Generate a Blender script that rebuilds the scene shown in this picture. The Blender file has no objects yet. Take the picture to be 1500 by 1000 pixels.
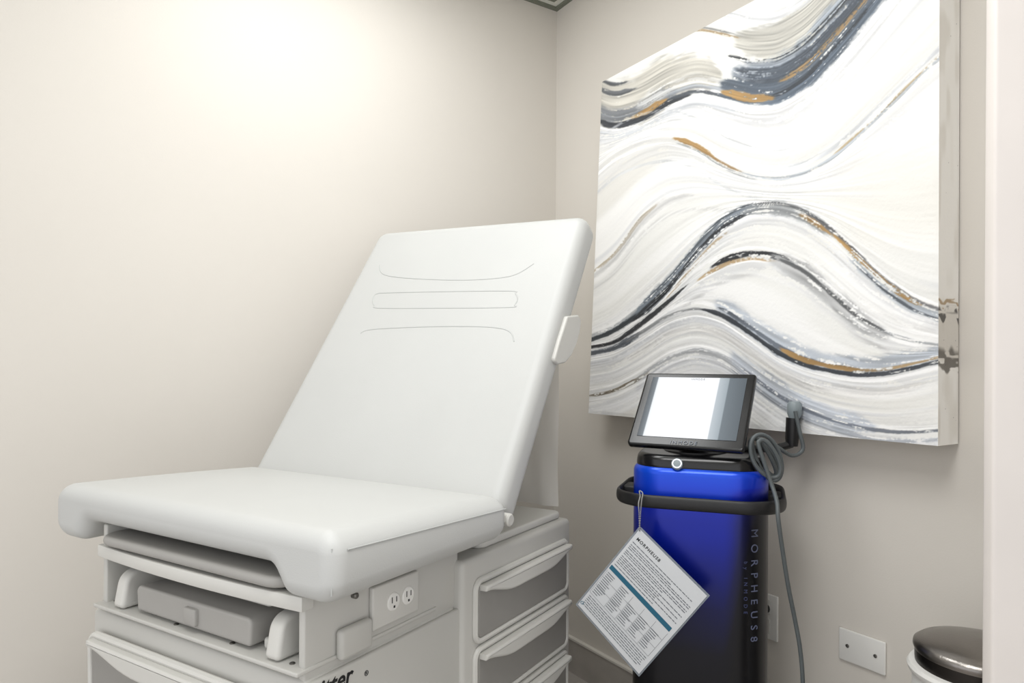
import bpy, bmesh, math, random
import numpy as np
from mathutils import Vector, Matrix
random.seed(3)
R = math.radians
sc = bpy.context.scene
col = sc.collection
try:
    sc.view_settings.view_transform = 'Standard'
    sc.view_settings.look = 'None'
    sc.view_settings.exposure = 0.0
except Exception:
    pass

# ------------------------------------------------------------------ camera
F, H, SH, RHO = 1000.0, 1.10, 37.0, 0.006
cam_d = bpy.data.cameras.new('camera'); cam = bpy.data.objects.new('camera', cam_d); col.objects.link(cam)
cam_d.sensor_width = 36; cam_d.lens = 36 * F / 1500; cam_d.shift_y = SH / 1500; cam_d.clip_start = 0.02
cr, sr = math.cos(RHO), math.sin(RHO)
cam.matrix_world = Matrix(((cr, -sr, 0, 0), (0, 0, -1, 0), (sr, cr, 0, H), (0, 0, 0, 1)))
sc.camera = cam
EYE = Vector((0, 0, H))
def ray(px, py):
    a = (px - 750) / F; b = (500 - py + SH) / F
    return Vector((a * cr - b * sr, 1.0, a * sr + b * cr))
def hit(px, py, p0, n):
    d = ray(px, py); t = (Vector(p0) - EYE).dot(n) / d.dot(n)
    return EYE + d * t
def at(px, py, Y):
    return EYE + ray(px, py) * Y

# ------------------------------------------------------------------ materials
def s2l(c):
    c = c / 255.0
    return c / 12.92 if c <= 0.04045 else ((c + 0.055) / 1.055) ** 2.4
def C3(r, g, b): return (s2l(r), s2l(g), s2l(b), 1)
def mat(name, c, rough=0.5, metal=0.0, bump=0.0, bscale=200, vary=0.03, vscale=6, coat=0, emis=None, alpha=None, spec=None):
    m = bpy.data.materials.new(name); m.use_nodes = True
    nt = m.node_tree; b = nt.nodes['Principled BSDF']
    b.inputs['Roughness'].default_value = rough; b.inputs['Metallic'].default_value = metal
    if spec is not None: b.inputs['Specular IOR Level'].default_value = spec
    if coat: b.inputs['Coat Weight'].default_value = coat; b.inputs['Coat Roughness'].default_value = 0.08
    tc = nt.nodes.new('ShaderNodeTexCoord')
    n = nt.nodes.new('ShaderNodeTexNoise'); n.inputs['Scale'].default_value = vscale; n.inputs['Detail'].default_value = 3
    nt.links.new(tc.outputs['Object'], n.inputs['Vector'])
    r = nt.nodes.new('ShaderNodeValToRGB')
    r.color_ramp.elements[0].position = .3; r.color_ramp.elements[1].position = .7
    r.color_ramp.elements[0].color = tuple(x * (1 - vary) for x in c[:3]) + (1,)
    r.color_ramp.elements[1].color = tuple(min(1, x * (1 + vary)) for x in c[:3]) + (1,)
    nt.links.new(n.outputs['Fac'], r.inputs['Fac']); nt.links.new(r.outputs['Color'], b.inputs['Base Color'])
    if bump:
        n2 = nt.nodes.new('ShaderNodeTexNoise'); n2.inputs['Scale'].default_value = bscale; n2.inputs['Detail'].default_value = 2
        nt.links.new(tc.outputs['Object'], n2.inputs['Vector'])
        bp = nt.nodes.new('ShaderNodeBump'); bp.inputs['Strength'].default_value = bump; bp.inputs['Distance'].default_value = 0.002
        nt.links.new(n2.outputs['Fac'], bp.inputs['Height']); nt.links.new(bp.outputs['Normal'], b.inputs['Normal'])
    if emis: b.inputs['Emission Color'].default_value = emis[0]; b.inputs['Emission Strength'].default_value = emis[1]
    if alpha is not None: b.inputs['Alpha'].default_value = alpha
    return m
M_wall = mat('wall_paint', C3(212, 207, 199), .75, bump=.10, bscale=260, vary=.010, vscale=2)
M_ceil = mat('ceiling_tile', C3(222, 223, 216), .9, bump=.3, bscale=160)
M_grid = mat('ceiling_grid_metal', C3(118, 122, 110), .5)
M_base = mat('stone_baseboard', C3(172, 167, 161), .5, bump=.2, bscale=60, vary=.12, vscale=9)
M_trimw = mat('trim_white', C3(222, 219, 211), .5)
M_door = mat('door_paint', C3(214, 208, 203), .45)
M_vinyl = mat('grey_vinyl', C3(189, 190, 188), .50, bump=.10, bscale=450, vary=.012)
M_stitch = mat('stitch_seam', C3(182, 184, 182), .6)
M_plast = mat('offwhite_plastic', C3(190, 189, 184), .42, vary=.01)
M_plast2 = mat('pale_plastic', C3(202, 201, 196), .38, vary=.01)
M_face = mat('drawer_grey', C3(144, 142, 138), .5, vary=.02)
M_tray = mat('tray_grey', C3(158, 156, 152), .5, vary=.02)
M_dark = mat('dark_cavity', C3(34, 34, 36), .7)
M_steel = mat('brushed_steel', C3(140, 136, 132), .28, 1.0, bump=.15, bscale=300)
M_steeld = mat('dark_steel', C3(60, 57, 55), .35, 1.0)
M_screw = mat('screw_metal', C3(120, 118, 114), .4, .9)
M_black = mat('black_gloss', C3(14, 14, 16), .22, vary=.02)
M_blackm = mat('black_satin', C3(20, 20, 22), .45, bump=.1, bscale=500)
M_ink = mat('black_ink', C3(18, 18, 20), .6)
M_cable = mat('grey_cable', C3(84, 90, 92), .5)
M_conn = mat('grey_connector', C3(128, 138, 142), .45)
M_white = mat('white_plate', C3(224, 223, 219), .4, vary=.01)
M_card = mat('laminated_card', C3(206, 209, 212), .25, vary=.008)
M_lam = mat('laminate_edge', C3(150, 158, 166), .15, alpha=.55)
M_teal = mat('teal_ink', C3(20, 92, 118), .4)
M_txt = mat('grey_ink', C3(96, 100, 108), .6)
M_lgt = mat('pale_lettering', C3(92, 98, 122), .5)
M_dim = mat('dim_lettering', C3(60, 68, 104), .5)
M_paper = mat('exam_paper', C3(226, 224, 219), .8, alpha=.6, bump=.3, bscale=30)
M_bead = mat('bead_chain', C3(170, 170, 170), .3, .8)

# ------------------------------------------------------------------ mesh helpers
def rbox(x0, x1, y0, y1, z0, z1, bev=0.0, seg=3):
    bm = bmesh.new(); bmesh.ops.create_cube(bm, size=1)
    for v in bm.verts:
        v.co = Vector((x0 + (v.co.x + .5) * (x1 - x0), y0 + (v.co.y + .5) * (y1 - y0), z0 + (v.co.z + .5) * (z1 - z0)))
    if bev: bmesh.ops.bevel(bm, geom=bm.edges[:], offset=bev, segments=seg, profile=.5, affect='EDGES')
    bm.verts.index_update()
    r = ([v.co.copy() for v in bm.verts], [[v.index for v in f.verts] for f in bm.faces]); bm.free(); return r
def rounded_poly(pts, rad, seg=6):
    out = []; n = len(pts)
    for i in range(n):
        p = Vector(pts[i]); a = Vector(pts[i - 1]); b = Vector(pts[(i + 1) % n])
        r = rad[i] if isinstance(rad, (list, tuple)) else rad
        if r <= 0: out.append(p); continue
        d1 = (a - p).normalized(); d2 = (b - p).normalized()
        ang = d1.angle(d2); tl = r / math.tan(ang / 2)
        tl = min(tl, (a - p).length * .499, (b - p).length * .499); rr = tl * math.tan(ang / 2)
        c = p + (d1 + d2).normalized() * (rr / math.sin(ang / 2))
        s = p + d1 * tl - c; e = p + d2 * tl - c
        for k in range(seg + 1):
            t = k / seg; v = s * (1 - t) + e * t
            out.append(c + v.normalized() * rr)
    return out
def densify(poly, ml):
    o = []; n = len(poly)
    for i in range(n):
        a, b = poly[i], poly[(i + 1) % n]; k = max(1, int((b - a).length / ml))
        for j in range(k): o.append(a + (b - a) * (j / k))
    return o
def rim_prism(poly, h0, h1, r=0.0, seg=3, mapf=None, rings=1):
    mapf = mapf or (lambda a, b, h: (a, b, h))
    pts = []
    for p in poly:
        p = Vector(p)
        if not pts or (p - pts[-1]).length > 1e-6: pts.append(p)
    if (pts[0] - pts[-1]).length < 1e-6: pts.pop()
    area = sum(pts[i - 1].x * pts[i].y - pts[i].x * pts[i - 1].y for i in range(len(pts)))
    if area < 0: pts.reverse()
    n = len(pts); nor = []
    for i in range(n):
        e1 = (pts[i] - pts[i - 1]).normalized(); e2 = (pts[(i + 1) % n] - pts[i]).normalized()
        n1 = Vector((-e1.y, e1.x)); n2 = Vector((-e2.y, e2.x)); m = (n1 + n2)
        m = m / max(.3, m.length_squared / 2) if m.length > 1e-6 else n1
        nor.append(m)
    lev = []
    if r > 0:
        lev.append((r + .0012, h0))
        for i in range(seg + 1):
            th = i / seg * math.pi / 2; lev.append((r * (1 - math.sin(th)), h0 + r * (1 - math.cos(th))))
        a, b = h0 + r, h1 - r
        for k in range(1, rings): lev.append((0, a + (b - a) * k / rings))
        for i in range(seg, -1, -1):
            th = i / seg * math.pi / 2; lev.append((r * (1 - math.sin(th)), h1 - r * (1 - math.cos(th))))
        lev.append((r + .0012, h1))
    else:
        for k in range(rings + 1): lev.append((0, h0 + (h1 - h0) * k / rings))
    V = []; Fc = []
    for ins, h in lev:
        for i in range(n):
            q = pts[i] + nor[i] * ins; V.append(Vector(mapf(q.x, q.y, h)))
    for L in range(len(lev) - 1):
        for i in range(n):
            j = (i + 1) % n; Fc.append([L * n + i, L * n + j, (L + 1) * n + j, (L + 1) * n + i])
    Fc.append(list(range(n))[::-1]); Fc.append([(len(lev) - 1) * n + i for i in range(n)])
    return V, Fc
def catmull(P, k=8):
    P = [Vector(p) for p in P]; o = []
    for i in range(len(P) - 1):
        p0 = P[max(0, i - 1)]; p1 = P[i]; p2 = P[i + 1]; p3 = P[min(len(P) - 1, i + 2)]
        for j in range(k):
            t = j / k
            o.append(.5 * ((2 * p1) + (p2 - p0) * t + (2 * p0 - 5 * p1 + 4 * p2 - p3) * t * t + (3 * p1 - p0 - 3 * p2 + p3) * t ** 3))
    o.append(P[-1]); return o
def tube(P, r, n=10, closed=False, sx=1.0, sz=1.0):
    P = [Vector(p) for p in P]; m = len(P); V = []; Fc = []; up = None
    for i, p in enumerate(P):
        if closed: t = (P[(i + 1) % m] - P[i - 1]).normalized()
        else: t = (P[min(i + 1, m - 1)] - P[max(i - 1, 0)]).normalized()
        if up is None:
            up = Vector((0, 0, 1)) if abs(t.z) < .9 else Vector((1, 0, 0))
        up = (up - t * up.dot(t)).normalized(); s = t.cross(up)
        rr = r[i] if isinstance(r, (list, tuple)) else r
        for k in range(n):
            a = 2 * math.pi * k / n; V.append(p + s * (math.cos(a) * rr * sx) + up * (math.sin(a) * rr * sz))
    for i in range(m if closed else m - 1):
        j = (i + 1) % m
        for k in range(n):
            l = (k + 1) % n; Fc.append([i * n + k, i * n + l, j * n + l, j * n + k])
    if not closed:
        Fc.append(list(range(n))[::-1]); Fc.append([(m - 1) * n + k for k in range(n)])
    return V, Fc
def lathe(prof, c=(0, 0, 0), n=48):
    V = []; Fc = []
    for r, z in prof:
        for k in range(n):
            a = 2 * math.pi * k / n; V.append(Vector((c[0] + r * math.cos(a), c[1] + r * math.sin(a), c[2] + z)))
    for i in range(len(prof) - 1):
        for k in range(n):
            l = (k + 1) % n; Fc.append([i * n + k, i * n + l, (i + 1) * n + l, (i + 1) * n + k])
    Fc.append(list(range(n))[::-1]); Fc.append([(len(prof) - 1) * n + k for k in range(n)])
    return V, Fc
def xf(piece, M):
    return [M @ Vector(v) for v in piece[0]], piece[1]
def obj(name, pieces, m, parent=None, M=None, angle=35, flat=False):
    V = []; Fc = []
    for v, f in pieces:
        o = len(V); V += [tuple(M @ Vector(x)) if M is not None else tuple(x) for x in v]; Fc += [[i + o for i in q] for q in f]
    me = bpy.data.meshes.new(name); me.from_pydata(V, [], Fc); me.validate()
    bm = bmesh.new(); bm.from_mesh(me); bmesh.ops.recalc_face_normals(bm, faces=bm.faces[:]); bm.to_mesh(me); bm.free()
    if not flat:
        me.shade_smooth()
        try: me.set_sharp_from_angle(angle=R(angle))
        except Exception: pass
    me.materials.append(m)
    o = bpy.data.objects.new(name, me); col.objects.link(o)
    if parent: o.parent = parent
    return o
def tag(o, label, cat, group=None):
    o['label'] = label; o['category'] = cat
    if group: o['group'] = group
    return o
def thing(name, label, cat, loc, rz=0, group=None):
    o = bpy.data.objects.new(name, None); col.objects.link(o); o.empty_display_size = .1
    o.location = loc; o.rotation_euler = (0, 0, rz); return tag(o, label, cat, group)
def rootM(loc, rz): return Matrix.Translation(loc) @ Matrix.Rotation(rz, 4, 'Z')
def struct(name, pieces, m, parent=None, flat=True):
    o = obj(name, pieces, m, parent, flat=flat)
    if parent is None: o['kind'] = 'structure'
    return o
def text_piece(s, size, Mx, ext=0.0004, shear=0, spacing=1.0, bold=0.0, align='LEFT'):
    cu = bpy.data.curves.new('t', 'FONT'); cu.body = s; cu.size = size; cu.extrude = ext; cu.shear = shear
    cu.space_character = spacing; cu.offset = bold; cu.align_x = align; cu.resolution_u = 4
    o = bpy.data.objects.new('t', cu); col.objects.link(o)
    bpy.context.view_layer.update()
    me = bpy.data.meshes.new_from_object(o.evaluated_get(bpy.context.evaluated_depsgraph_get()))
    V = [Mx @ v.co for v in me.vertices]; Fc = [list(p.vertices) for p in me.polygons]
    bpy.data.objects.remove(o); bpy.data.curves.remove(cu); bpy.data.meshes.remove(me)
    return V, Fc
def basis(o, x, y):
    x = Vector(x).normalized(); y = Vector(y); y = (y - x * y.dot(x)).normalized(); z = x.cross(y); o = Vector(o)
    return Matrix(((x.x, y.x, z.x, o.x), (x.y, y.y, z.y, o.y), (x.z, y.z, z.z, o.z), (0, 0, 0, 1)))

# ------------------------------------------------------------------ room
a1 = math.atan(638 / 1000)
dR = Vector((math.sin(a1), -math.cos(a1), 0))        # along right wall, towards camera
dL = Vector((-math.cos(a1), -math.sin(a1), 0))       # along left wall, away from corner
nR = dL.copy(); nL = dR.copy()                      # normals into the room
Yc = H / .427
CO = at(810, 964, Yc); CO.z = 0
CZ = 2.448
LW, LR = 3.3, 3.5
MR = Matrix(((dL.x, dR.x, 0, CO.x), (dL.y, dR.y, 0, CO.y), (0, 0, 1, 0), (0, 0, 0, 1)))   # room coords: x along left wall, y along right wall
def room(p): return xf(p, MR)
struct('wall_left', [room(rbox(-.12, LW, -.12, 0, -.05, CZ + .12))], M_wall)
struct('wall_right', [room(rbox(-.12, 0, 0, LR, -.05, CZ + .12))], M_wall)
struct('ceiling', [room(rbox(-.0, LW, 0, LR, CZ, CZ + .08))], M_ceil)
struct('trim_1', [room(rbox(0.0, LW, .0, .016, CZ - .008, CZ)), room(rbox(0, .016, .016, LR, CZ - .008, CZ)),
                  room(rbox(.045, LW, .045, .056, CZ - .006, CZ)), room(rbox(.045, .056, .056, LR, CZ - .006, CZ)),
                  room(rbox(.05, LW, .60, .624, CZ - .01, CZ)), room(rbox(.60, .624, .05, LR, CZ - .01, CZ))], M_grid)
def floor_mat():
    m = mat('floor_tile', C3(176, 171, 165), .4); nt = m.node_tree; b = nt.nodes['Principled BSDF']
    tc = nt.nodes.new('ShaderNodeTexCoord'); mp = nt.nodes.new('ShaderNodeMapping'); mp.inputs['Rotation'].default_value = (0, 0, a1)
    br = nt.nodes.new('ShaderNodeTexBrick'); br.offset = .5
    br.inputs['Color1'].default_value = C3(182, 177, 171); br.inputs['Color2'].default_value = C3(172, 167, 161); br.inputs['Mortar'].default_value = C3(134, 130, 125)
    br.inputs['Scale'].default_value = 1; br.inputs['Mortar Size'].default_value = .004; br.inputs['Brick Width'].default_value = .6; br.inputs['Row Height'].default_value = .3
    nt.links.new(tc.outputs['Object'], mp.inputs['Vector']); nt.links.new(mp.outputs['Vector'], br.inputs['Vector']); nt.links.new(br.outputs['Color'], b.inputs['Base Color'])
    return m
struct('floor', [room(rbox(-.0, LW, 0, LR, -.05, 0))], floor_mat())
struct('baseboard_left', [room(rbox(.012, LW, 0, .012, 0, .118))], M_base)
struct('baseboard_right', [room(rbox(0, .012, 0, LR, 0, .118))], M_base)
struct('trim_2', [room(rbox(0, .015, .0, LR, .118, .125)), room(rbox(.015, LW, 0, .015, .118, .125))], M_trimw)
# open door close to the camera at the right edge of the view
dr = struct('door_1', [rbox(.602, 1.10, .853, .873, .01, 2.2, .004)], M_door, flat=False)

# ------------------------------------------------------------------ painting
TH = .085
P0 = CO + nR * TH
def on_front(px, py): return hit(px, py, P0, nR)
BL, BR, TL = on_front(862, 605), on_front(1374, 653), on_front(882, 120)
tr = on_front(1376, 0); TR = Vector((tr.x, tr.y, TL.z))
def to_px(P):
    q = P - np.array([0, 0, H]); Y = q[:, 1]
    X = q[:, 0] / Y; Z = q[:, 2] / Y
    a = X * cr + Z * sr; b = -X * sr + Z * cr
    return 750 + a * F, 500 + SH - b * F
rng = np.random.RandomState(7)
LAT = rng.rand(512, 512)
def vn(u, v, sd=0):
    u = u + sd * 37.3; v = v + sd * 91.7
    iu = np.floor(u).astype(int); iv = np.floor(v).astype(int); fu = u - iu; fv = v - iv
    fu = fu * fu * (3 - 2 * fu); fv = fv * fv * (3 - 2 * fv)
    A = LAT[iu % 512, iv % 512]; B = LAT[(iu + 1) % 512, iv % 512]; Cc = LAT[iu % 512, (iv + 1) % 512]; D = LAT[(iu + 1) % 512, (iv + 1) % 512]
    return (A * (1 - fu) + B * fu) * (1 - fv) + (Cc * (1 - fu) + D * fu) * fv
XS = np.array([860, 900, 940, 980, 1020, 1060, 1100, 1140, 1180, 1220, 1260, 1300, 1340, 1380], float)
KA = [172, 190, 177, 152, 138, 146, 156, 154, 130, 88, 42, -8, -60, -110]
KB = [262, 225, 207, 200, 212, 240, 256, 261, 252, 230, 195, 157, 118, 80]
KC = [405, 375, 318, 287, 279, 281, 285, 288, 289, 291, 296, 300, 300, 295]
KD = [500, 485, 456, 418, 368, 326, 306, 303, 315, 342, 380, 417, 443, 458]
KE = [509, 503, 474, 442, 405, 381, 371, 376, 395, 430, 464, 485, 497, 503]
KF = [518, 511, 487, 461, 450, 461, 488, 517, 535, 544, 549, 547, 538, 528]
KG = [580, 573, 553, 524, 512, 522, 553, 583, 605, 620, 630, 636, 637, 634]
fx = np.arange(820, 1430, 1.0)
def fine(K):
    K = np.array(K, float)
    xs = np.concatenate([[800], XS, [1440]]); ks = np.concatenate([[K[0] + (K[0] - K[1]) * .8], K, [K[-1] + (K[-1] - K[-2]) * 1.5]])
    y = np.interp(fx, xs, ks); g = np.exp(-np.linspace(-2.5, 2.5, 51) ** 2 / 2); g /= g.sum()
    yp = np.pad(y, 25, mode='edge'); return np.convolve(yp, g, 'valid')
CUR = [fine(k) for k in (KA, KB, KC, KD, KE, KF, KG)]
CUR = [CUR[0] - 330] + CUR + [CUR[-1] + 110]
def smooth(e0, e1, x):
    t = np.clip((x - e0) / (e1 - e0 + 1e-9), 0, 1); return t * t * (3 - 2 * t)
REL = {}
def paint(px, py):
    ys = [np.interp(px, fx, c) for c in CUR]
    sl = [np.interp(px, fx, np.gradient(c)) for c in CUR]
    offs = [0, 330, 420, 500, 590, 640, 690, 770, 880]
    S = np.zeros_like(px)
    for k in range(len(ys) - 1):
        gap = np.maximum(ys[k + 1] - ys[k], 3); f = (py - ys[k]) / gap
        mk = (py >= ys[k]) if k else np.ones_like(py, bool)
        S = np.where(mk, offs[k] + np.clip(f, -1, 1.6) * (offs[k + 1] - offs[k]), S)
    u = px / 230.0
    st1 = vn(u, S / 14.0, 1); st2 = vn(u * 1.2, S / 5.5, 2); st3 = vn(px / 90., S / 2.6, 3); big = vn(px / 190., S / 45., 4)
    sp = vn(px / 2.4, py / 2.2, 5); sp2 = vn(px / 22., S / 2.8, 6); sp3 = vn(px / 6., py / 4., 15)
    REL['h'] = .50 * st2 + .18 * st3 + .55 * vn(px / 140., S / 10., 16) + .06 * sp
    col_ = np.ones((len(px), 3)) * np.array([236, 236, 233.])
    def mix(c, a):
        nonlocal col_
        c = np.array(c, float)
        col_ = col_ * (1 - a[:, None]) + (c if c.ndim == 2 else c[None, :]) * a[:, None]
    mix((223, 221, 215), .65 * smooth(.48, .9, big))
    mix((247, 247, 246), .8 * smooth(.38, .66, st1))
    mix((208, 210, 215), .5 * smooth(.60, .90, st2) * smooth(.36, .68, vn(u, S / 34., 9)))
    mix((236, 234, 227), .6 * smooth(1130, 1290, px) * smooth(200, 245, py) * (1 - smooth(330, 380, py)))
    def band(k, off, w, c, a, x0, x1, dry=.3, edge=1.2, soft=14, sd=0):
        w = w * .86; dry = dry - .022
        y = ys[k]; g = np.sqrt(1 + sl[k] ** 2); d = (py - y - off) / g
        jit = (vn(px / 36., py / 400., 11 + sd) - .5) * w * 1.1 + (vn(px / 11., S / 3.2, 12 + sd) - .5) * w * .55 + (sp3 - .5) * min(w, 8) * .5 + (sp - .5) * min(w, 5) * .35
        win = smooth(x0 - soft, x0 + soft, px) * (1 - smooth(x1 - soft, x1 + soft, px))
        ww = w * (.25 + .75 * win)
        m = 1 - smooth(ww - edge, ww + edge * 1.2, np.abs(d) + jit * .6)
        cov = .37 * sp2 + .29 * vn(px / 40., S / 1.9, 14 + sd) + .16 * sp3 + .18 * sp
        dr_ = smooth(dry - .09, dry + .075, cov)
        cv = np.array(c, float)[None, :] * (.83 + .36 * vn(px / 54., S / 2.2, 17 + sd))[:, None]
        mix(np.clip(cv, 0, 252), np.clip(m * smooth(0, .25, win) * a * dr_, 0, 1))
    for k, a in ((1, .5), (2, .3), (4, .45), (5, .4), (6, .45), (7, .4)):
        band(k, 15, 16, (203, 205, 210), a, 850, 1400, .42, 8, 14, k)
        band(k, -16, 12, (217, 217, 216), a * .7, 850, 1400, .46, 8, 14, k + 20)
        band(k, 9, 2.6, (251, 251, 250), .9, 850, 1400, .3, 1, 14, k + 30)
        band(k, -10, 2.6, (250, 250, 249), .8, 850, 1400, .34, 1, 14, k + 40)
    # top band
    band(1, -34, 34, (186, 183, 174), .9, 870, 1050, .22, 6)
    band(1, -14, 14, (114, 119, 126), .85, 870, 985, .40, 4)
    band(1, -24, 10, (222, 222, 220), .7, 940, 1060, .46, 4)
    band(1, -3, 4.5, (50, 54, 60), .95, 878, 1005, .28)
    band(1, -50, 4, (80, 84, 90), .85, 880, 925, .40)
    band(1, -64, 3, (64, 68, 74), .8, 884, 912, .42)
    band(1, -9, 4.2, (166, 132, 84), .95, 932, 970, .34)
    band(1, -6, 3.5, (80, 86, 94), .9, 985, 1085, .34)
    band(1, -14, 4, (154, 160, 168), .8, 985, 1080, .42)
    band(1, -92, 32, (188, 186, 178), .95, 1090, 1400, .08, 6, 24)
    band(1, -42, 28, (146, 155, 166), .92, 1085, 1420, .30, 5, 22)
    band(1, -22, 19, (76, 86, 98), .94, 1066, 1420, .32, 4, 20)
    band(1, -46, 10, (66, 74, 85), .9, 1090, 1420, .42, 3, 20, 3)
    band(1, -14, 3, (40, 46, 54), .9, 1090, 1400, .44, 1, 20, 5)
    band(1, -66, 3.6, (36, 40, 44), .92, 1070, 1330, .45, 2)
    band(1, -5, 4.5, (88, 100, 114), .85, 1060, 1420, .32)
    band(1, -11, 8, (166, 132, 82), .95, 1064, 1126, .35)
    band(1, -32, 4, (160, 130, 86), .9, 1150, 1300, .47)
    band(1, -96, 2.4, (156, 130, 92), .85, 985, 1075, .42)
    band(1, -100, 1.6, (90, 90, 88), .7, 990, 1070, .47)
    band(1, -128, 7, (204, 206, 210), .7, 930, 1200, .40, 4)
    band(1, -160, 5, (156, 162, 170), .6, 960, 1200, .47, 3)
    band(1, 12, 4, (182, 188, 196), .5, 880, 1080, .44, 3)
    # second flow
    band(2, 0, 5.2, (166, 132, 84), .95, 994, 1044, .28)
    band(2, 1, 2.2, (150, 120, 80), .9, 1040, 1080, .38, 1)
    band(2, 6, 2.4, (140, 144, 148), .7, 1000, 1100, .47, 1)
    band(2, 2, 2.6, (172, 180, 190), .7, 1090, 1400, .44, 1)
    band(2, -12, 3.8, (200, 204, 210), .6, 1090, 1400, .46, 2)
    band(2, -2, 1.6, (156, 134, 96), .75, 1230, 1400, .50, 1)
    band(2, -40, 2, (198, 201, 205), .6, 870, 1150, .44, 1)
    band(2, 34, 2.2, (208, 211, 214), .6, 870, 1150, .44, 1)
    band(3, 0, 2.4, (156, 140, 114), .85, 866, 955, .42, 1)
    band(3, 5, 5, (200, 200, 200), .6, 866, 1010, .38, 3)
    band(3, 26, 3, (212, 212, 212), .5, 870, 1100, .38, 3)
    # main hump
    band(4, 0, 4, (46, 52, 58), .95, 850, 950, .22)
    band(4, -6, 2.6, (148, 152, 156), .7, 860, 980, .38)
    band(4, -2, 9, (108, 117, 127), .9, 940, 1110, .38, 2.5)
    band(4, 4, 3.8, (38, 40, 44), .92, 935, 1095, .43, 1.3)
    band(4, -9, 2.2, (74, 80, 86), .8, 950, 1100, .47, 1)
    band(4, 0, 10, (144, 148, 151), .85, 1095, 1215, .42, 3)
    band(4, -7, 2, (80, 82, 84), .8, 1110, 1260, .48, 1)
    band(4, 7, 9, (156, 164, 173), .8, 1250, 1400, .40, 3)
    band(4, 12, 2.4, (70, 76, 84), .8, 1260, 1400, .47, 1)
    band(4, -3, 3.6, (92, 92, 94), .85, 1190, 1400, .43, 1)
    band(4, 2, 4.2, (166, 132, 84), .95, 1180, 1210, .36)
    band(4, 0, 4, (160, 128, 80), .95, 1228, 1345, .45, 1)
    band(4, 16, 2.5, (172, 148, 114), .7, 985, 1060, .48, 1)
    # second hump
    band(5, 0, 3, (36, 38, 42), .95, 850, 1000, .30, 1)
    band(5, -1, 4.6, (28, 30, 34), .95, 1050, 1155, .39, 1)
    band(5, 6, 3, (158, 132, 96), .85, 1030, 1130, .47, 1)
    band(5, 6, 14, (170, 171, 172), .85, 1140, 1290, .46, 4, 22)
    band(5, 2, 3, (80, 82, 84), .85, 1150, 1290, .47, 1)
    band(5, 3, 2.4, (130, 134, 138), .7, 1290, 1400, .47, 1)
    band(5, 30, 3, (202, 202, 202), .55, 980, 1300, .42, 3)
    # third hump / lower sweep
    band(6, 0, 4.5, (62, 68, 76), .85, 850, 930, .32)
    band(6, 0, 2, (128, 130, 132), .85, 925, 1040, .36, 1)
    band(6, -12, 14, (168, 176, 187), .8, 1060, 1400, .41, 4, 22)
    band(6, 0, 3.4, (54, 58, 64), .95, 1035, 1400, .32, 1)
    band(6, -9, 3, (80, 86, 95), .8, 1060, 1240, .47, 1)
    band(6, -7, 3.6, (166, 132, 84), .95, 1152, 1252, .40, 1)
    band(6, -6, 2.2, (158, 128, 84), .8, 1240, 1400, .44, 1)
    band(6, 28, 6, (214, 212, 209), .6, 930, 1350, .38, 4)
    # bottom flow
    band(7, 0, 2.6, (100, 90, 74), .9, 866, 945, .40, 1)
    band(7, 0, 4.5, (162, 164, 168), .75, 940, 1090, .44, 1)
    band(7, 12, 6, (196, 198, 203), .6, 940, 1120, .40, 4)
    band(7, -8, 15, (176, 183, 194), .75, 1085, 1270, .42, 4, 24)
    band(7, -4, 2.6, (102, 108, 119), .85, 1095, 1400, .42, 1)
    band(7, 9, 3.6, (144, 150, 159), .7, 1080, 1400, .46, 2)
    return col_
def col_attr(me, rgb):
    lin = np.where(rgb / 255 <= .04045, rgb / 255 / 12.92, ((rgb / 255 + .055) / 1.055) ** 2.4)
    at_ = me.color_attributes.new('paint', 'FLOAT_COLOR', 'POINT')
    at_.data.foreach_set('color', np.concatenate([lin, np.ones((len(lin), 1))], 1).astype(np.float32).ravel())
def grid_obj(name, A, B, Cc, D, nu, nv, fn, m, parent, relief=None):
    uu, vv = np.meshgrid(np.linspace(0, 1, nu), np.linspace(0, 1, nv)); uu = uu.ravel()[:, None]; vv = vv.ravel()[:, None]
    A, B, Cc, D = [np.array(p) for p in (A, B, Cc, D)]        # bl br tl tr
    P = (A * (1 - uu) + B * uu) * (1 - vv) + (Cc * (1 - uu) + D * uu) * vv
    i = np.arange(nu * nv).reshape(nv, nu); q = np.stack([i[:-1, :-1], i[:-1, 1:], i[1:, 1:], i[1:, :-1]], -1).reshape(-1, 4)
    rgb = fn(P)
    if relief is not None:
        ed = np.minimum(np.minimum(uu[:, 0], 1 - uu[:, 0]), np.minimum(vv[:, 0], 1 - vv[:, 0]))
        P = P + np.array(relief[0])[None, :] * (REL['h'] * relief[1] * np.clip(ed / .01, 0, 1))[:, None]
    me = bpy.data.meshes.new(name)
    me.vertices.add(len(P)); me.vertices.foreach_set('co', P.astype(np.float32).ravel())
    me.loops.add(q.size); me.loops.foreach_set('vertex_index', q.ravel().astype(np.int32))
    me.polygons.add(len(q)); me.polygons.foreach_set('loop_start', np.arange(0, q.size, 4, dtype=np.int32))
    me.update(calc_edges=True); me.validate()
    col_attr(me, rgb); me.materials.append(m); me.shade_smooth()
    o = bpy.data.objects.new(name, me); col.objects.link(o); o.parent = parent
    return o
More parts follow.
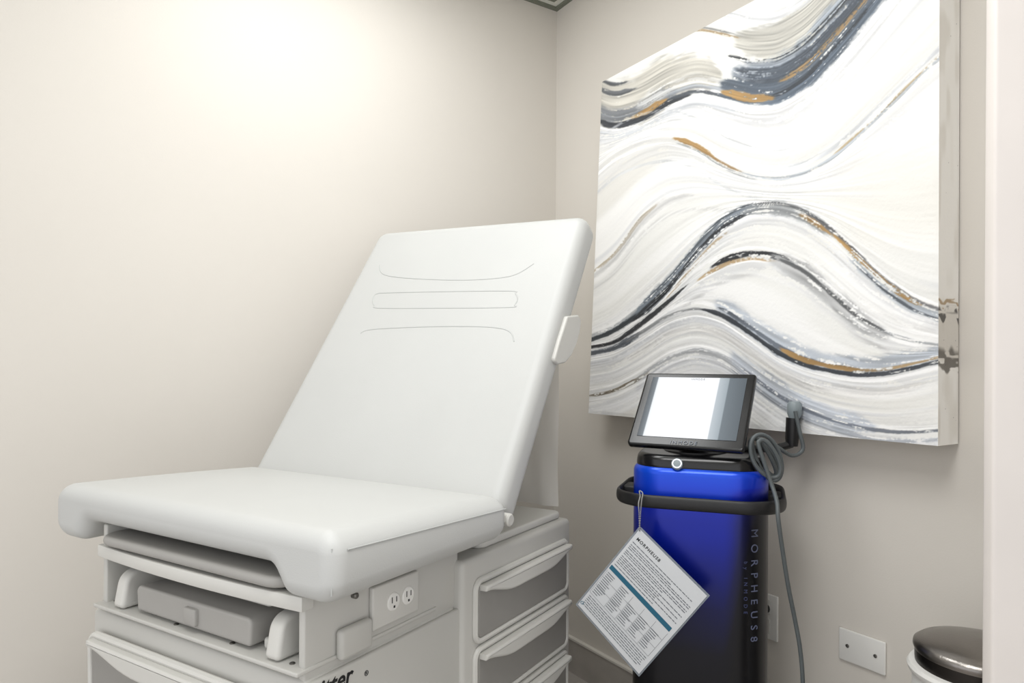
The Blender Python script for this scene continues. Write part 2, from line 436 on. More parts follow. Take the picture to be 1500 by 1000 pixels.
def paint_mat():
    m = bpy.data.materials.new('acrylic_paint'); m.use_nodes = True; nt = m.node_tree; b = nt.nodes['Principled BSDF']
    a = nt.nodes.new('ShaderNodeAttribute'); a.attribute_name = 'paint'
    nt.links.new(a.outputs['Color'], b.inputs['Base Color']); b.inputs['Roughness'].default_value = .5
    tc = nt.nodes.new('ShaderNodeTexCoord'); n = nt.nodes.new('ShaderNodeTexNoise'); n.inputs['Scale'].default_value = 120; n.inputs['Detail'].default_value = 4
    nt.links.new(tc.outputs['Object'], n.inputs['Vector'])
    bp = nt.nodes.new('ShaderNodeBump'); bp.inputs['Strength'].default_value = .25; bp.inputs['Distance'].default_value = .002
    nt.links.new(n.outputs['Fac'], bp.inputs['Height']); nt.links.new(bp.outputs['Normal'], b.inputs['Normal'])
    return m
M_paint = paint_mat()
pnt = thing('abstract_painting', 'large square canvas painted with white, grey and gold flowing waves on the wall', 'painting', (0, 0, 0))
def front_fn(P):
    x, y = to_px(P); return paint(x, y)
grid_obj('painted_front', BL, BR, TL, TR, 600, 800, front_fn, M_paint, pnt, (nR, .0020))
bk = -nR * (TH - .004)
def side_fn(P):
    z = P[:, 2]; g = (P - np.array(BR)) @ np.array(-nR)
    c = np.ones((len(P), 3)) * np.array([250, 249, 245.])
    n1 = vn(g * 60, z * 14, 3); n2 = vn(g * 200, z * 40, 4)
    def mx(cc, a):
        nonlocal c
        c = c * (1 - a[:, None]) + np.array(cc, float) * a[:, None]
    mx((232, 229, 222), .7 * smooth(.45, .8, n1))
    zz = z + (n1 - .5) * .03
    fl = vn(g * 50, z * 160, 24)
    mx((196, 190, 180), .5 * smooth(1.1, 1.12, zz) * (1 - smooth(1.2, 1.25, zz)))
    mx((96, 92, 86), .85 * smooth(1.095, 1.10, zz) * (1 - smooth(1.125, 1.14, zz)) * smooth(.3, .5, fl))
    mx((70, 68, 66), .85 * smooth(1.198, 1.202, zz) * (1 - smooth(1.214, 1.225, zz)) * smooth(.3, .5, fl))
    mx((150, 120, 80), .7 * smooth(1.226, 1.23, zz) * (1 - smooth(1.236, 1.24, zz)) * smooth(.4, .6, fl))
    mx((40, 40, 40), smooth(.985, .995, vn(g * 300, z * 160, 8)))
    return c
grid_obj('painted_edge', BR, BR + bk, TR, TR + bk, 60, 700, side_fn, M_paint, pnt)
M_canvas = mat('canvas_cloth', C3(214, 210, 200), .8, bump=.3, bscale=600)
e = nR * -.001
V = [BL + e, BR + e, TR + e, TL + e, BL + bk, BR + bk, TR + bk, TL + bk]
s1 = dR * -.001
for i in (1, 2, 5, 6): V[i] = V[i] + s1
obj('canvas_frame', [([v for v in V], [[0, 1, 2, 3], [4, 5, 6, 7], [0, 1, 5, 4], [1, 2, 6, 5], [2, 3, 7, 6], [3, 0, 4, 7]])], M_canvas, pnt, flat=True)

# ------------------------------------------------------------------ exam table
TB = R(-31.4)
w = Vector((math.cos(TB), math.sin(TB), 0)); u = Vector((-math.sin(TB), math.cos(TB), 0))
FR = at(491, 790, .24 / .2545)
BO = FR - w * .38; BO.z = 0
MB_ = rootM(BO, TB); MBi = MB_.inverted()
bed = thing('exam_table', 'pale grey padded medical exam table with raised backrest and side drawers', 'exam table', BO, TB)
def pb(px, py, axis, val):
    """pixel -> bed local point on plane local axis = val"""
    n = (w, u)[axis]; p0 = BO + n * val
    return MBi @ hit(px, py, p0, n)
# seat cushion
prof = [(-.375, .764), (-.290, .764), (-.262, .804), (.248, .804), (.278, .762), (.378, .762), (.378, .868), (-.375, .868)]
rp = densify(rounded_poly(prof, [.034, .030, .026, .026, .030, .034, .032, .032], 7), .025)
def seatmap(a, b, h):
    # a=x b=z h=y
    t = max(0, min(1, (b - .80) / .06))
    z = b - .045 * max(0, h) * t + .009 * t * math.cos(a / .38 * 1.5) * math.sin(min(1, max(0, h / .44)) * math.pi)
    s = max(0, min(1, (b - .765) / .10)); bulge = .007 * math.sin(s * math.pi)
    x = a + (bulge if a > .3 else (-bulge if a < -.3 else 0))
    return (x, h, z)
seat = obj('seat_cushion', [rim_prism(rp, -.007, .455, .028, 8, seatmap, 10)], M_vinyl, bed, angle=60)
obj('seat_seam', [tube([(.3835, .02 + .42 * k / 20, .842 - .016 * k / 20) for k in range(21)], .0013, 6),
                  tube([(.3725, .0010, .846 - .066 * k / 8) for k in range(9)], .0012, 6)], M_stitch, bed)
# backrest
TILT = R(32.5)
bo = Vector((0, .455, .83))                       # foot of the front face
tv = Vector((0, math.sin(TILT), math.cos(TILT)))  # up the face
nv = Vector((0, -math.cos(TILT), math.sin(TILT))) # out of the front face
BLn = .775
bp = densify(rounded_poly([(-.388, -.02), (.362, -.02), (.352, BLn + .002), (-.358, BLn + .036)], [.03, .03, .036, .036], 6), .05)
def bmap(a, b, h):
    return bo + tv * b + nv * h + Vector((a, 0, 0))
backc = obj('backrest_cushion', [rim_prism(bp, -.075, 0, .026, 6, bmap, 2)], M_vinyl, bed, angle=60)
bs = rounded_poly([(-.32, .03), (.32, .03), (.32, BLn - .04), (-.32, BLn - .04)], .03)
obj('backrest_shell', [rim_prism(bs, -.095, -.074, .005, 2, bmap)], M_plast, bed)
def pback(px, py):
    n = (MB_.to_3x3() @ nv); p = MB_ @ bo
    return MBi @ (hit(px, py, p, n)) - nv * .0006
def stitch(P, closed=False):
    Q = [pback(*p) for p in P]
    if closed: Q.append(Q[0])
    return tube(catmull(Q, 6), .0019, 10)
st = [stitch([(556, 388), (558, 398), (570, 404), (610, 408), (670, 410), (720, 408), (755, 402), (782, 386)]),
      stitch([(556, 429), (640, 427), (745, 426), (755, 430), (758, 438), (754, 446), (745, 450), (640, 451), (556, 451), (548, 447), (546, 440), (549, 432)], True),
      stitch([(528, 488), (540, 483), (580, 480), (640, 478), (700, 478), (735, 481), (749, 488), (753, 500)])]
for s_ in st: obj('stitching', [s_], M_stitch, bed, angle=80)
# side lever on the backrest: slim rounded tab
lp = [(832, 463), (848, 461), (852, 469), (850, 486), (845, 504), (838, 520), (829, 531), (818, 534), (812, 528), (820, 500)]
lq = [pb(x, y, 0, .366) for x, y in lp]
lever = rounded_poly([(q.y, q.z) for q in lq], .008, 4)
obj('side_lever', [rim_prism(lever, .352, .366, .004, 4, lambda a, b, h: (h, a, b))], M_plast2, bed, angle=50)
# hinge pivots
for sx, sg in ((-.372, -1), (.372, 1)):
    Mx = Matrix.Translation((sx, .462, .800)) @ Matrix.Rotation(R(90), 4, 'Y')
    obj('hinge_pivot', [xf(lathe([(.013, -.012), (.013, .008), (.010, .011)], n=24), Mx),
                        rbox(sx - .005, sx + .005, .440, .462, .796, .812, .003)], M_plast, bed)
for sx in (-.2, .2):
    obj('support_arm', [rim_prism(rounded_poly([(.56, .72), (.60, .72), (.66, .98), (.63, 1.0)], .008, 3), sx - .012, sx + .012, 0, 1, lambda a, b, h: (h, a, b))], M_plast, bed)
XL, YF = -.245, .010      # left side of the base, set back of its front
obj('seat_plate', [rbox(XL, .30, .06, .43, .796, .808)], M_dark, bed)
obj('side_panel', [rbox(.287, .300, YF + .008, .40, .60, .80, .003)], M_plast, bed)
obj('side_panel', [rbox(XL, XL + .013, YF + .008, .40, .60, .80, .003)], M_plast, bed)
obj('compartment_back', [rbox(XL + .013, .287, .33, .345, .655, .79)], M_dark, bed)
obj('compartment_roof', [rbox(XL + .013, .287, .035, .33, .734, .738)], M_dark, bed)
obj('seat_bracket', [rbox(XL - .012, XL + .008, YF + .02, YF + .06, .768, .800, .002)], M_screw, bed)
traypoly = rounded_poly([(XL + .008, YF - .012), (.272, YF - .012), (.272, .30), (XL + .008, .30)], [.04, .04, .01, .01])
obj('foot_extension', [rim_prism(traypoly, .768, .785, .007, 4)], M_tray, bed)
def bar(z0, z1, bow, th):
    P = []; c = (XL - .003 + .303) / 2; hw = (.303 - XL + .003) / 2
    for k in range(17):
        s = -1 + 2 * k / 16; P.append((c + hw * s, YF - bow * (1 - s * s)))
    P += [(x, y + th) for x, y in reversed(P)]
    return rim_prism([Vector(p) for p in P], z0, z1, .003, 2)
obj('front_bar', [bar(.740, .763, .012, .022)], M_plast2, bed)
obj('shelf_plate', [rbox(XL - .003, .303, YF - .008, .33, .648, .655, .002)], M_plast, bed)
for k, x in enumerate((-.225, -.20, -.09, -.02, .06, .13, .215, .27)):
    obj('shelf_screw', [lathe([(.0045, 0), (.0045, .0012), (.003, .0022)], (x, YF + (.012 if k % 2 else .022), .655), 12)], M_screw, bed)
# stirrups
for x in (-.178, .238):
    pr = rounded_poly([(YF - .004, .657), (YF + .040, .656), (.30, .70), (.30, .724), (.06, .726), (YF + .008, .718)], [.008, .008, .004, .004, .03, .028], 6)
    stp = obj('stirrup', [rim_prism(pr, x - .014, x + .016, .007, 4, lambda a, b, h: (h, a, b))], M_plast2, bed, angle=50)
    obj('stirrup_arm', [rbox(x - .044, x - .015, YF + .02, .28, .658, .676, .005)], M_plast, stp)
stepb = obj('step_drawer', [rim_prism(rounded_poly([(-.128, .661), (.180, .661), (.184, .706), (-.132, .706)], [.006, .006, .012, .012], 5), YF + .006, .28, .005, 3, lambda a, b, h: (a, h, b))], M_tray, bed)
obj('step_latch', [rbox(.018, .050, YF - .001, YF + .010, .668, .696, .003)], M_tray, stepb)
obj('step_cushion', [rbox(-.09, .19, YF + .035, .28, .716, .728, .005)], M_plast2, bed)
# lower front body
obj('front_body', [rbox(XL - .025, .305, YF + .002, .39, .05, .640, .012, 4)], M_plast, bed, angle=50)
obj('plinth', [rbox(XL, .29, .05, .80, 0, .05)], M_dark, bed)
def handle_poly(xa, xb, zt_, th, sag):
    hp = [Vector((xa + (xb - xa) * k / 24, zt_)) for k in range(25)]
    for k in range(24, -1, -1):
        t = k / 24; s = min(1.0, math.sin(math.pi * t) * 1.15); hp.append(Vector((xa + (xb - xa) * t, zt_ - th - sag * s * s * (3 - 2 * s))))
    return hp
XA, XB = XL - .000, .283
for z0, z1 in ((.33, .598), (.075, .315)):
    dp = rounded_poly([(XA + .008, z0), (XB - .008, z0), (XB, z1), (XA, z1)], .02, 5)
    d = obj('front_drawer', [rim_prism(dp, YF - .014, YF + .006, .006, 3, lambda a, b, h: (a, h, b))], M_face, bed)
    obj('drawer_border', [tube([(p.x, YF - .010, p.y) for p in rounded_poly([(XA + .004, z0 - .003), (XB - .004, z0 - .003), (XB + .004, z1 + .003), (XA - .004, z1 + .003)], .022, 5)], .007, 8, True)], M_plast2, d)
    obj('drawer_handle', [rim_prism(handle_poly(XA + .012, XB - .012, z1 - .002, .011, .026), YF - .030, YF - .008, .005, 4, lambda a, b, h: (a, h, b))], M_plast2, d, angle=50)
# rear cabinet with side drawers
obj('cabinet_body', [rbox(-.32, .32, .388, .85, .05, .725, .012, 4)], M_plast, bed, angle=50)
obj('cabinet_top', [rim_prism(rounded_poly([(-.29, .48), (.30, .48), (.30, .84), (-.29, .84)], .02), .725, .742, .006, 3)], M_plast2, bed)
obj('side_skirt', [rbox(.300, .312, YF + .004, .40, .06, .635, .005)], M_plast, bed)
for z1 in (.672, .537, .402, .267):
    z0 = z1 - .108
    dp = rounded_poly([(.432, z0), (.815, z0), (.815, z1), (.432, z1)], .014, 5)
    d = obj('side_drawer', [rim_prism(dp, .312, .328, .004, 2, lambda a, b, h: (h, a, b))], M_face, bed)
    obj('drawer_border', [tube([(.323, p.x, p.y) for p in rounded_poly([(.426, z0 - .005), (.821, z0 - .005), (.821, z1 + .005), (.426, z1 + .005)], .018, 5)], .0065, 8, True)], M_plast2, d)
    obj('drawer_handle', [rim_prism(handle_poly(.436, .811, z1 - .001, .011, .022), .324, .346, .005, 4, lambda a, b, h: (h, a, b))], M_plast2, d, angle=50)
# outlet strip, on the upper side panel
A = pb(540, 862, 0, .30); B = pb(607, 897, 0, .30)
ost = obj('outlet_box', [rbox(.300, .310, A.y, B.y, B.z + .006, A.z + .002, .003)], M_plast2, bed)
zc = (A.z + B.z) / 2 + .004
for f in (.42, .74):
    y = A.y + (B.y - A.y) * f
    Mx = Matrix.Translation((.309, y, zc)) @ Matrix.Rotation(R(90), 4, 'Y')
    rc = obj('receptacle', [xf(lathe([(.0155, 0), (.0155, .002), (.0135, .0035)], n=28), Mx)], M_white, ost)
    for bx_ in ((y - .0065, y - .0045, zc - .001, zc + .009), (y + .0045, y + .0065, zc - .001, zc + .008), (y - .002, y + .002, zc - .010, zc - .006)):
        obj('socket_slot', [rbox(.3122, .3128, *bx_)], M_dark, ost)
A = pb(490, 922, 0, .30); B = pb(537, 944, 0, .30)
obj('latch_cover', [rbox(.300, .316, A.y, B.y, B.z, A.z, .007)], M_plast, bed)
q = pb(517, 871, 0, .30)
obj('side_screw', [xf(lathe([(.005, 0), (.005, .008), (.003, .01)], n=14), Matrix.Translation((.30, q.y, q.z)) @ Matrix.Rotation(R(90), 4, 'Y'))], M_screw, bed)
# lettering on the side skirt
q = pb(450, 1034, 0, .3125)
Mt = basis((.3125, q.y, q.z), (0, 1, 0), (0, 0, 1))
obj('side_lettering', [text_piece('Ritter', .038, Mt, .0003, .18, 1.0, .0007)], M_ink, bed)
q = pb(534, 991, 0, .3125)
obj('registered_mark', [text_piece('®', .012, basis((.3125, q.y, q.z), (0, 1, 0), (0, 0, 1)), .0003)], M_ink, bed)

# paper sheet hanging behind the backrest
def sheet():
    V = []; Fc = []; nu, nz = 28, 30
    for j in range(nz + 1):
        for i in range(nu + 1):
            x = -.25 + .525 * i / nu; z = .745 + .57 * j / nz
            k = (1 - j / nz)
            V.append(Vector((x, .866 + .007 * math.sin(i * .9) * k + .004 * math.sin(i * 2.1 + j * .4) * k, z)))
    for j in range(nz):
        for i in range(nu):
            a = j * (nu + 1) + i; Fc.append([a, a + 1, a + nu + 2, a + nu + 1])
    return V, Fc
ps = obj('exam_paper', [xf(sheet(), MB_)], M_paper, angle=80)
tag(ps, 'translucent white paper sheet hanging behind the raised backrest of the exam table', 'paper')

# ------------------------------------------------------------------ treatment device
PH = R(20)
DC = Vector((.2775 * 1.62, 1.62, 0))
MD = rootM(DC, -PH); MDi = MD.inverted()
dev = thing('treatment_console', 'tall blue and black treatment console with tilted touch screen by the painting', 'medical device', DC, -PH)
def body_mat():
    m = mat('blue_fade', C3(0, 40, 200), .28); nt = m.node_tree; b = nt.nodes['Principled BSDF']
    tc = nt.nodes.new('ShaderNodeTexCoord'); sp = nt.nodes.new('ShaderNodeSeparateXYZ'); mr = nt.nodes.new('ShaderNodeMapRange')
    mr.inputs['From Min'].default_value = .38; mr.inputs['From Max'].default_value = .88
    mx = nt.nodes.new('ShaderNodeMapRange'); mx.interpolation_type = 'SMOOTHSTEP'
    mx.inputs['From Min'].default_value = .055; mx.inputs['From Max'].default_value = .135; mx.inputs['To Min'].default_value = 0; mx.inputs['To Max'].default_value = .62  # colour also darkens towards the right side, less so near the top
    mz = nt.nodes.new('ShaderNodeMapRange'); mz.inputs['From Min'].default_value = .80; mz.inputs['From Max'].default_value = .84; mz.inputs['To Min'].default_value = 1; mz.inputs['To Max'].default_value = .15
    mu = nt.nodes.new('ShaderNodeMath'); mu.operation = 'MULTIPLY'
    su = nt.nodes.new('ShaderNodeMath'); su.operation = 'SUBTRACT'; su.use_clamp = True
    rp_ = nt.nodes.new('ShaderNodeValToRGB'); cr_ = rp_.color_ramp
    cr_.elements[0].position = 0; cr_.elements[0].color = C3(8, 8, 14)
    cr_.elements[1].position = 1; cr_.elements[1].color = C3(10, 78, 216)
    for p, c in ((.18, C3(8, 9, 24)), (.38, C3(6, 13, 70)), (.58, C3(3, 22, 126)), (.80, C3(3, 34, 172)), (.92, C3(5, 62, 206))):
        e_ = cr_.elements.new(p); e_.color = c
    L = nt.links.new
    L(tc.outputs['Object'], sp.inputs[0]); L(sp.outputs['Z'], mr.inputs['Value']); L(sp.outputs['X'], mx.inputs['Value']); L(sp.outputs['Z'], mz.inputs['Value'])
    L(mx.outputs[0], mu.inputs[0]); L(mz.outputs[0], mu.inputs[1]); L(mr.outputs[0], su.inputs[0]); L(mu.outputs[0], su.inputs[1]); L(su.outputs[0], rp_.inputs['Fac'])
    L(rp_.outputs['Color'], b.inputs['Base Color'])
    b.inputs['Metallic'].default_value = .25
    return m
a_, b_, r_ = .15, .12, .075
def rr(a, b, r, s=10): return rounded_poly([(-a, -b), (a, -b), (a, b), (-a, b)], r, s)
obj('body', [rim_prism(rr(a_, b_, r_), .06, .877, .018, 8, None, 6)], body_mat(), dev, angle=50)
obj('base_skirt', [rim_prism(rr(a_ + .015, b_ + .02, r_), .02, .06, .008, 3)], M_blackm, dev)
for sx in (-.12, .12):
    for sy in (-.1, .1):
        obj('caster', [xf(lathe([(.012, -.01), (.02, -.008), (.02, .008), (.012, .01)], n=20), Matrix.Translation((sx, sy, .02)) @ Matrix.Rotation(R(90), 4, 'Y'))], M_blackm, dev)
def capmap(x, y, h):
    t = (h - .862) / .04
    return (x * (1 - .04 * t), y * (1 - .08 * t), h + (.008 * (y + .12) / .24) * t)
obj('cap', [rim_prism(rr(a_ - .004, b_ - .004, r_ - .004), .868, .902, .012, 5, capmap)], M_black, dev, angle=50)
ring = rr(.182, .152, .09, 10)
obj('handle_ring', [tube([(p.x, p.y, .804) for p in densify(ring, .03)], .0105, 14, True, sx=.55, sz=1.40),
                    rbox(-.18, -.14, -.03, .03, .79, .815, .005), rbox(.14, .18, -.03, .03, .79, .815, .005)], M_blackm, dev, angle=60)
q = MDi @ at(989, 680, 1.49)
Mb2 = Matrix.Translation((q.x, -.1165, .885)) @ Matrix.Rotation(R(66), 4, 'X')
btn = obj('power_button', [xf(lathe([(.0125, -.006), (.0125, .003), (.010, .0045)], n=28), Mb2)], M_conn, dev)
obj('button_ring', [xf(tube([(.0095 * math.cos(k * math.pi / 12), .0095 * math.sin(k * math.pi / 12), .0048) for k in range(24)], .0012, 6, True), Mb2)],
    mat('lit_ring', C3(240, 240, 255), .4, emis=((1, 1, 1, 1), .6)), btn)
# lettering on the rounded corner
al = R(38)
pt = Vector((a_ - r_ + (r_ + .0008) * math.sin(al), -b_ + r_ - (r_ + .0008) * math.cos(al), 0))
tgt = Vector((math.cos(al), math.sin(al), 0))
obj('side_lettering', [text_piece('MORPHEUS8', .0245, basis(pt + tgt * -.008 + Vector((0, 0, .752)), (0, 0, -1), tgt), .0006, 0, 2.1, -.0001)], M_lgt, dev)
al2 = R(20)
pt2 = Vector((a_ - r_ + (r_ + .0006) * math.sin(al2), -b_ + r_ - (r_ + .0006) * math.cos(al2), 0)); tg2 = Vector((math.cos(al2), math.sin(al2), 0))
obj('small_lettering', [text_piece('by INMODE', .011, basis(pt2 + Vector((0, 0, .682)), (0, 0, -1), tg2), .0005, 0, 2.3)], M_dim, dev)
# touch screen
P2 = R(30); TT = R(41)
rx = Vector((math.cos(P2), -math.sin(P2), 0)); bx = Vector((math.sin(P2), math.cos(P2), 0))
upv = bx * math.sin(TT) + Vector((0, 0, 1)) * math.cos(TT)
tb0 = at(1000, 654.5, 1.53)
MT = MDi @ basis(tb0, rx, upv)
W2, HT = .132, .218
scr_o = obj('screen_housing', [rim_prism(rounded_poly([(-W2, 0), (W2, 0), (W2, HT), (-W2, HT)], .008, 5), -.016, 0, .004, 3)], M_black, dev, MT)
def screen_mat():
    m = bpy.data.materials.new('lit_display'); m.use_nodes = True; nt = m.node_tree; b = nt.nodes['Principled BSDF']
    tc = nt.nodes.new('ShaderNodeTexCoord'); sp = nt.nodes.new('ShaderNodeSeparateXYZ'); rp_ = nt.nodes.new('ShaderNodeValToRGB')
    c = rp_.color_ramp; c.elements[0].position = 0; c.elements[0].color = C3(60, 68, 75); c.elements[1].position = 1; c.elements[1].color = C3(84, 94, 102)
    for p, k in ((.06, C3(104, 114, 122)), (.07, C3(232, 236, 240)), (.11, C3(246, 248, 252)), (.72, C3(250, 251, 254)), (.73, C3(184, 193, 200)), (.82, C3(156, 167, 175)), (.83, C3(104, 115, 123)), (.93, C3(92, 102, 110))):
        e_ = c.elements.new(p); e_.color = k
    nt.links.new(tc.outputs['UV'], sp.inputs[0]); nt.links.new(sp.outputs['X'], rp_.inputs['Fac'])
    b.inputs['Base Color'].default_value = (.02, .02, .02, 1); b.inputs['Roughness'].default_value = .3; b.inputs['Specular IOR Level'].default_value = .2
    nt.links.new(rp_.outputs['Color'], b.inputs['Emission Color']); b.inputs['Emission Strength'].default_value = 1.0
    return m
x0, x1, y0, y1 = -W2 + .019, W2 - .019, .024, HT - .015
so = obj('display', [([(x0, y0, .001), (x1, y0, .001), (x1, y1, .001), (x0, y1, .001)], [[0, 1, 2, 3]])], screen_mat(), scr_o, MT, flat=True)
uvl = so.data.uv_layers.new(name='UVMap')
for lp_ in so.data.loops:
    v = MT.inverted() @ so.data.vertices[lp_.vertex_index].co
    uvl.data[lp_.index].uv = ((v.x - x0) / (x1 - x0), (v.y - y0) / (y1 - y0))
M_gl = mat('grey_lettering', C3(120, 126, 136), .5)
obj('screen_lettering', [text_piece('INMODE', .013, MT @ Matrix.Translation((0, .007, .0012)), .0002, 0, 1.35, align='CENTER')], M_gl, scr_o)
obj('small_screen_lettering', [text_piece('INMODE', .007, MT @ Matrix.Translation((0, HT - .023, .0016)), .0002, 0, 1.3, align='CENTER')], M_gl, scr_o)
# screen mount, behind and below the screen
back = -(rx.cross(upv))          # away from the viewer side of the screen
s0 = MDi @ (tb0 + upv * .075 + back * .018); s1_ = MDi @ (tb0 + upv * .075 + back * .060)
base_c = Vector((s1_.x * .7, s1_.y + .01, .898))
obj('screen_mount', [tube([s0, s1_, Vector((base_c.x, base_c.y, .93)), Vector((base_c.x, base_c.y, .90))], [.045, .04, .036, .045], 20),
                     lathe([(.075, 0), (.075, .008), (.06, .013)], tuple(base_c), 36)], M_blackm, dev)
# handpiece holder arm
h0 = MDi @ at(1095, 658, 1.60); h1 = MDi @ at(1135, 656, 1.60); h2 = MDi @ at(1160, 650, 1.60); h3 = MDi @ at(1162, 612, 1.60)
obj('holder_arm', [tube(catmull([h0 + Vector((-.05, 0, -.015)), h0, h1, h2], 6), .009, 10), tube([h2 + Vector((.0, 0, -.005)), h2 + Vector((0, 0, .012)), h3], [.013, .015, .016], 16)], M_blackm, dev)
def wp(px, py, off=0): return MR.inverted() @ hit(px, py, CO + nR * off, nR)     # room coords on the right wall
# handpiece in the holder
W3 = [at(1160, 640, 1.597), at(1163, 612, 1.597), at(1164, 606, 1.597), at(1164, 592, 1.597), at(1164, 588, 1.597)]
hpz = thing('handpiece', 'grey corded handpiece in the black holder beside the touch screen, cable coiled below', 'handpiece', W3[0])
Mh_ = Matrix.Translation(-W3[0])
obj('handle', [tube(W3, [.010, .012, .0165, .0165, .012], 18)], M_conn, hpz, Mh_)
pts = [at(1165, 602, 1.575), at(1172, 635, 1.572), at(1176, 658, 1.57), at(1160, 667, 1.565), at(1135, 652, 1.555), at(1114, 643, 1.55)]
NL = 42
for k in range(NL):
    f = k / NL; t = f * 4.2 * 2 * math.pi
    cx_, cy_ = 1116 + 10.0 * f + 3 * math.sin(f * 23), 670 + 5 * math.sin(f * 17)
    rx_ = 14 + 5 * math.sin(f * 11); ry_ = 30 - 6 * math.sin(f * 9)
    ex = -rx_ * math.sin(t + .5); ey = -ry_ * math.cos(t + .5)
    pts.append(at(cx_ + ex + ey * .36, cy_ + ey, 1.548 - .0020 * k))
pts += [at(1130, 708, 1.462), at(1138, 735, 1.435), at(1140, 760, 1.42), at(1147, 810, 1.43), at(1155, 860, 1.44), at(1165, 910, 1.45), at(1172, 950, 1.45), at(1176, 1000, 1.45), at(1176, 1080, 1.46), at(1165, 1200, 1.48)]
z_end = at(1165, 1270, 1.5); pts.append(Vector((z_end.x, z_end.y, .03))); pts.append(Vector((z_end.x - .01, z_end.y + .03, .006))); pts.append(Vector((z_end.x - .02, z_end.y + .08, .006)))
obj('cable', [tube(catmull(pts, 6), .0044, 10)], M_cable, hpz, Mh_, angle=60)

# ------------------------------------------------------------------ laminated tag
cn = MD.to_3x3() @ Vector((0, -1, 0)); cp = MD @ Vector((0, -.178, 0))
def pc_(px, py): return hit(px, py, cp, cn)
T, Rr, Bt, Lf = pc_(937, 770), pc_(1040, 872), pc_(936, 991), pc_(843, 885)
card = thing('instruction_card', 'laminated white instruction card hanging diagonally from the console handle', 'card', T)
MC = Matrix.Translation(-T)
def cpt(s, t, h=0.0):
    p = (T * (1 - s) + Rr * s) * (1 - t) + (Lf * (1 - s) + Bt * s) * t
    return p + cn * h
def quad(s0, t0, s1, t1, h): return ([cpt(s0, t0, h), cpt(s1, t0, h), cpt(s1, t1, h), cpt(s0, t1, h)], [[0, 1, 2, 3]])
def slab(s0, t0, s1, t1, h0, h1):
    V = [cpt(s0, t0, h0), cpt(s1, t0, h0), cpt(s1, t1, h0), cpt(s0, t1, h0), cpt(s0, t0, h1), cpt(s1, t0, h1), cpt(s1, t1, h1), cpt(s0, t1, h1)]
    return V, [[0, 1, 2, 3], [4, 5, 6, 7], [0, 1, 5, 4], [1, 2, 6, 5], [2, 3, 7, 6], [3, 0, 4, 7]]
obj('sheet', [slab(.02, .02, .98, .98, 0, .0008)], M_card, card, MC, flat=True)
obj('laminate', [slab(0, 0, 1, 1, -.0006, -.0001)], M_lam, card, MC, flat=True)
obj('teal_stripe', [quad(.03, .455, .93, .50, .0011)], M_teal, card, MC, flat=True)
ln = []
rnd = random.Random(5)
t = .15
while t < .44:
    s = .05; end = rnd.choice((.92, .92, .9, .6))
    while s < end:
        L = rnd.uniform(.015, .06); ln.append(quad(s, t, min(s + L, .93), t + .0075, .0011)); s += L + .009
    t += .0195 if rnd.random() < .75 else .030
for i in range(12):
    t = .53 + i * .022
    for c in range(5 if i > 2 else 2):
        sA = (.05, .26, .43, .60, .77)[c]; L = rnd.uniform(.07, .13); ln.append(quad(sA, t, sA + L, t + .0075, .0011))
t = .825
while t < .95:
    s = .05
    while s < .9:
        L = rnd.uniform(.015, .06); ln.append(quad(s, t, min(s + L, .93), t + .0075, .0011)); s += L + .009
    t += .021
obj('printed_text', ln, M_txt, card, MC, flat=True)
gl = [quad(s, .52, s + .003, .80, .0011) for s in (.03, .25, .42, .59, .76, .93)] + [quad(.03, t, .93, t + .003, .0011) for t in (.60, .70, .80)]
obj('printed_table', gl, M_txt, card, MC, flat=True)
Mh = basis(cpt(.06, .115, .0012), Rr - T, T - Lf)
obj('printed_heading', [text_piece('MORPHEUS8', .0098, MC @ Mh, .0001, 0, 1.3, .0002)], M_ink, card)
obj('corner_mark', [text_piece('o', .016, MC @ basis(cpt(.02, .95, .0012), Rr - T, T - Lf), .0001)], M_teal, card)
beads = []
rt = MD @ Vector((-.115, -.166, .822))
path = catmull([cpt(.03, .03, .002), T + Vector((.002, 0, .03)), T + Vector((.004, 0, .055)), rt + Vector((.004, -.004, .002)), rt + Vector((.0, .012, .004)), rt + Vector((-.002, -.006, -.004)), T + Vector((-.003, -.002, .05)), T + Vector((-.002, -.002, .03)), cpt(.03, .03, .002)], 9)
for p in path:
    beads.append(lathe([(.0003, -.0016), (.0014, -.0008), (.0016, 0), (.0014, .0008), (.0003, .0016)], p, 8))
beads.append(tube(path, .0005, 5))
obj('bead_chain', beads, M_bead, card, MC)

# ------------------------------------------------------------------ wall plates
a, b = wp(1231, 917), wp(1299, 988)
zt = wp(1231, 917).z; zb = wp(1231, 963).z
bl = thing('blank_wall_plate', 'white blank wall plate with two screws low on the wall right of the console', 'wall plate', MR @ Vector((0, (a.y + b.y) / 2, (zt + zb) / 2)))
Mloc = Matrix.Translation(-bl.location) @ MR
obj('plate', [rbox(.0005, .007, a.y, b.y, zb, zt, .0025)], M_white, bl, Mloc)
for f in (.2, .8):
    y = a.y + (b.y - a.y) * f
    obj('plate_screw', [xf(lathe([(.0042, 0), (.0042, .0012), (.002, .002)], n=14), Matrix.Translation((.007, y, (zt + zb) / 2)) @ Matrix.Rotation(R(90), 4, 'Y'))], M_screw, bl, Mloc)
a, b = wp(1098, 870), wp(1141, 923)
zt, zb = wp(1141, 885).z, wp(1141, 923).z
ol = thing('power_outlet', 'white power outlet on the wall partly hidden behind the console', 'outlet', MR @ Vector((0, (a.y + b.y) / 2, (zt + zb) / 2)))
Mloc = Matrix.Translation(-ol.location) @ MR
zb -= .03; zt += .02
obj('plate', [rbox(.0005, .007, b.y - .075, b.y, zb, zt, .0025)], M_white, ol, Mloc)
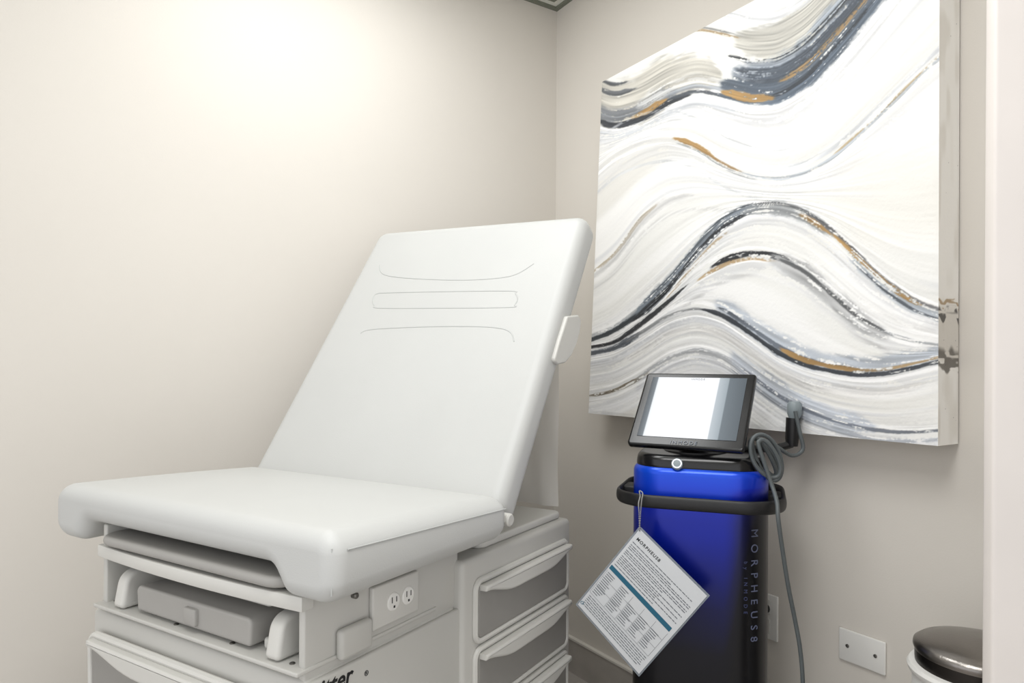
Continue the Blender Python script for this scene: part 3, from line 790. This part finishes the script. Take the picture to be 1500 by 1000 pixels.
for zz0, zz1 in (((zt + zb) / 2 + .006, zt - .014), (zb + .014, (zt + zb) / 2 - .006)):
    obj('socket', [rbox(.007, .009, b.y - .054, b.y - .021, zz0, zz1, .0008)], M_plast2, ol, Mloc)
pq = MR @ Vector((.03, b.y - .030, (zt + zb) / 2 + .022))
cdp = [MR @ Vector((.012, b.y - .030, (zt + zb) / 2 + .022)), pq, pq + Vector((-.02, -.01, -.01)), pq + Vector((-.03, -.01, -.08)), pq + Vector((-.05, -.0, -.25)), Vector((pq.x - .05, pq.y, .05)),
       Vector((pq.x - .08, pq.y - .02, .008)), MD @ Vector((.05, .13, .03))]
obj('power_cord', [tube(catmull(cdp, 6), .0042, 8), tube([cdp[0], cdp[1]], .012, 12)], M_blackm, dev, MDi)

# ------------------------------------------------------------------ bin
bc = at(1436, 945, 1.2); zc_ = .612; bc.z = 0
bn = thing('waste_bin', 'steel-lidded round waste bin with pale body at the lower right by the door', 'bin', bc)
RB = .100
obj('bin_body', [lathe([(RB - .012, 0), (RB - .004, .01), (RB + .002, .30), (RB + .004, zc_ - .060), (RB + .010, zc_ - .054), (RB + .012, zc_ - .046), (RB + .009, zc_ - .040), (RB - .002, zc_ - .038)], n=64)], M_white, bn, angle=40)
obj('bin_collar', [lathe([(RB - .001, zc_ - .042), (RB, zc_ - .030), (RB, zc_ - .016), (RB - .006, zc_ - .012)], n=64)], M_steeld, bn)
obj('bin_lid', [lathe([(RB + .001, zc_ - .016), (RB + .003, zc_ - .010), (RB + .002, zc_ - .004), (RB - .006, zc_ + .002), (RB - .03, zc_ + .008), (.04, zc_ + .013), (.001, zc_ + .015)], n=64)], M_steel, bn, angle=50)

# ------------------------------------------------------------------ light
def area(name, loc, size, power, color, rot=(0, 0, 0)):
    l = bpy.data.lights.new(name, 'AREA'); l.shape = 'RECTANGLE' if isinstance(size, tuple) else 'DISK'
    if isinstance(size, tuple): l.size, l.size_y = size
    else: l.size = size
    l.energy = power; l.color = color
    o = bpy.data.objects.new(name, l); col.objects.link(o); o.location = loc; o.rotation_euler = rot; return o
p = CO + dL * .98 + dR * .60
area('ceiling_light', (p.x, p.y, CZ - .03), (.75, .55), 10.5, (.99, 1, 1), (0, 0, a1))
area('ceiling_panel', (-.15, .40, CZ - .03), (1.1, .6), 21, (1, .995, .985), (0, 0, a1))
wd = bpy.data.worlds.new('world'); sc.world = wd; wd.use_nodes = True
bg = wd.node_tree.nodes['Background']; bg.inputs[0].default_value = (.985, .985, 1, 1); bg.inputs[1].default_value = 1.32
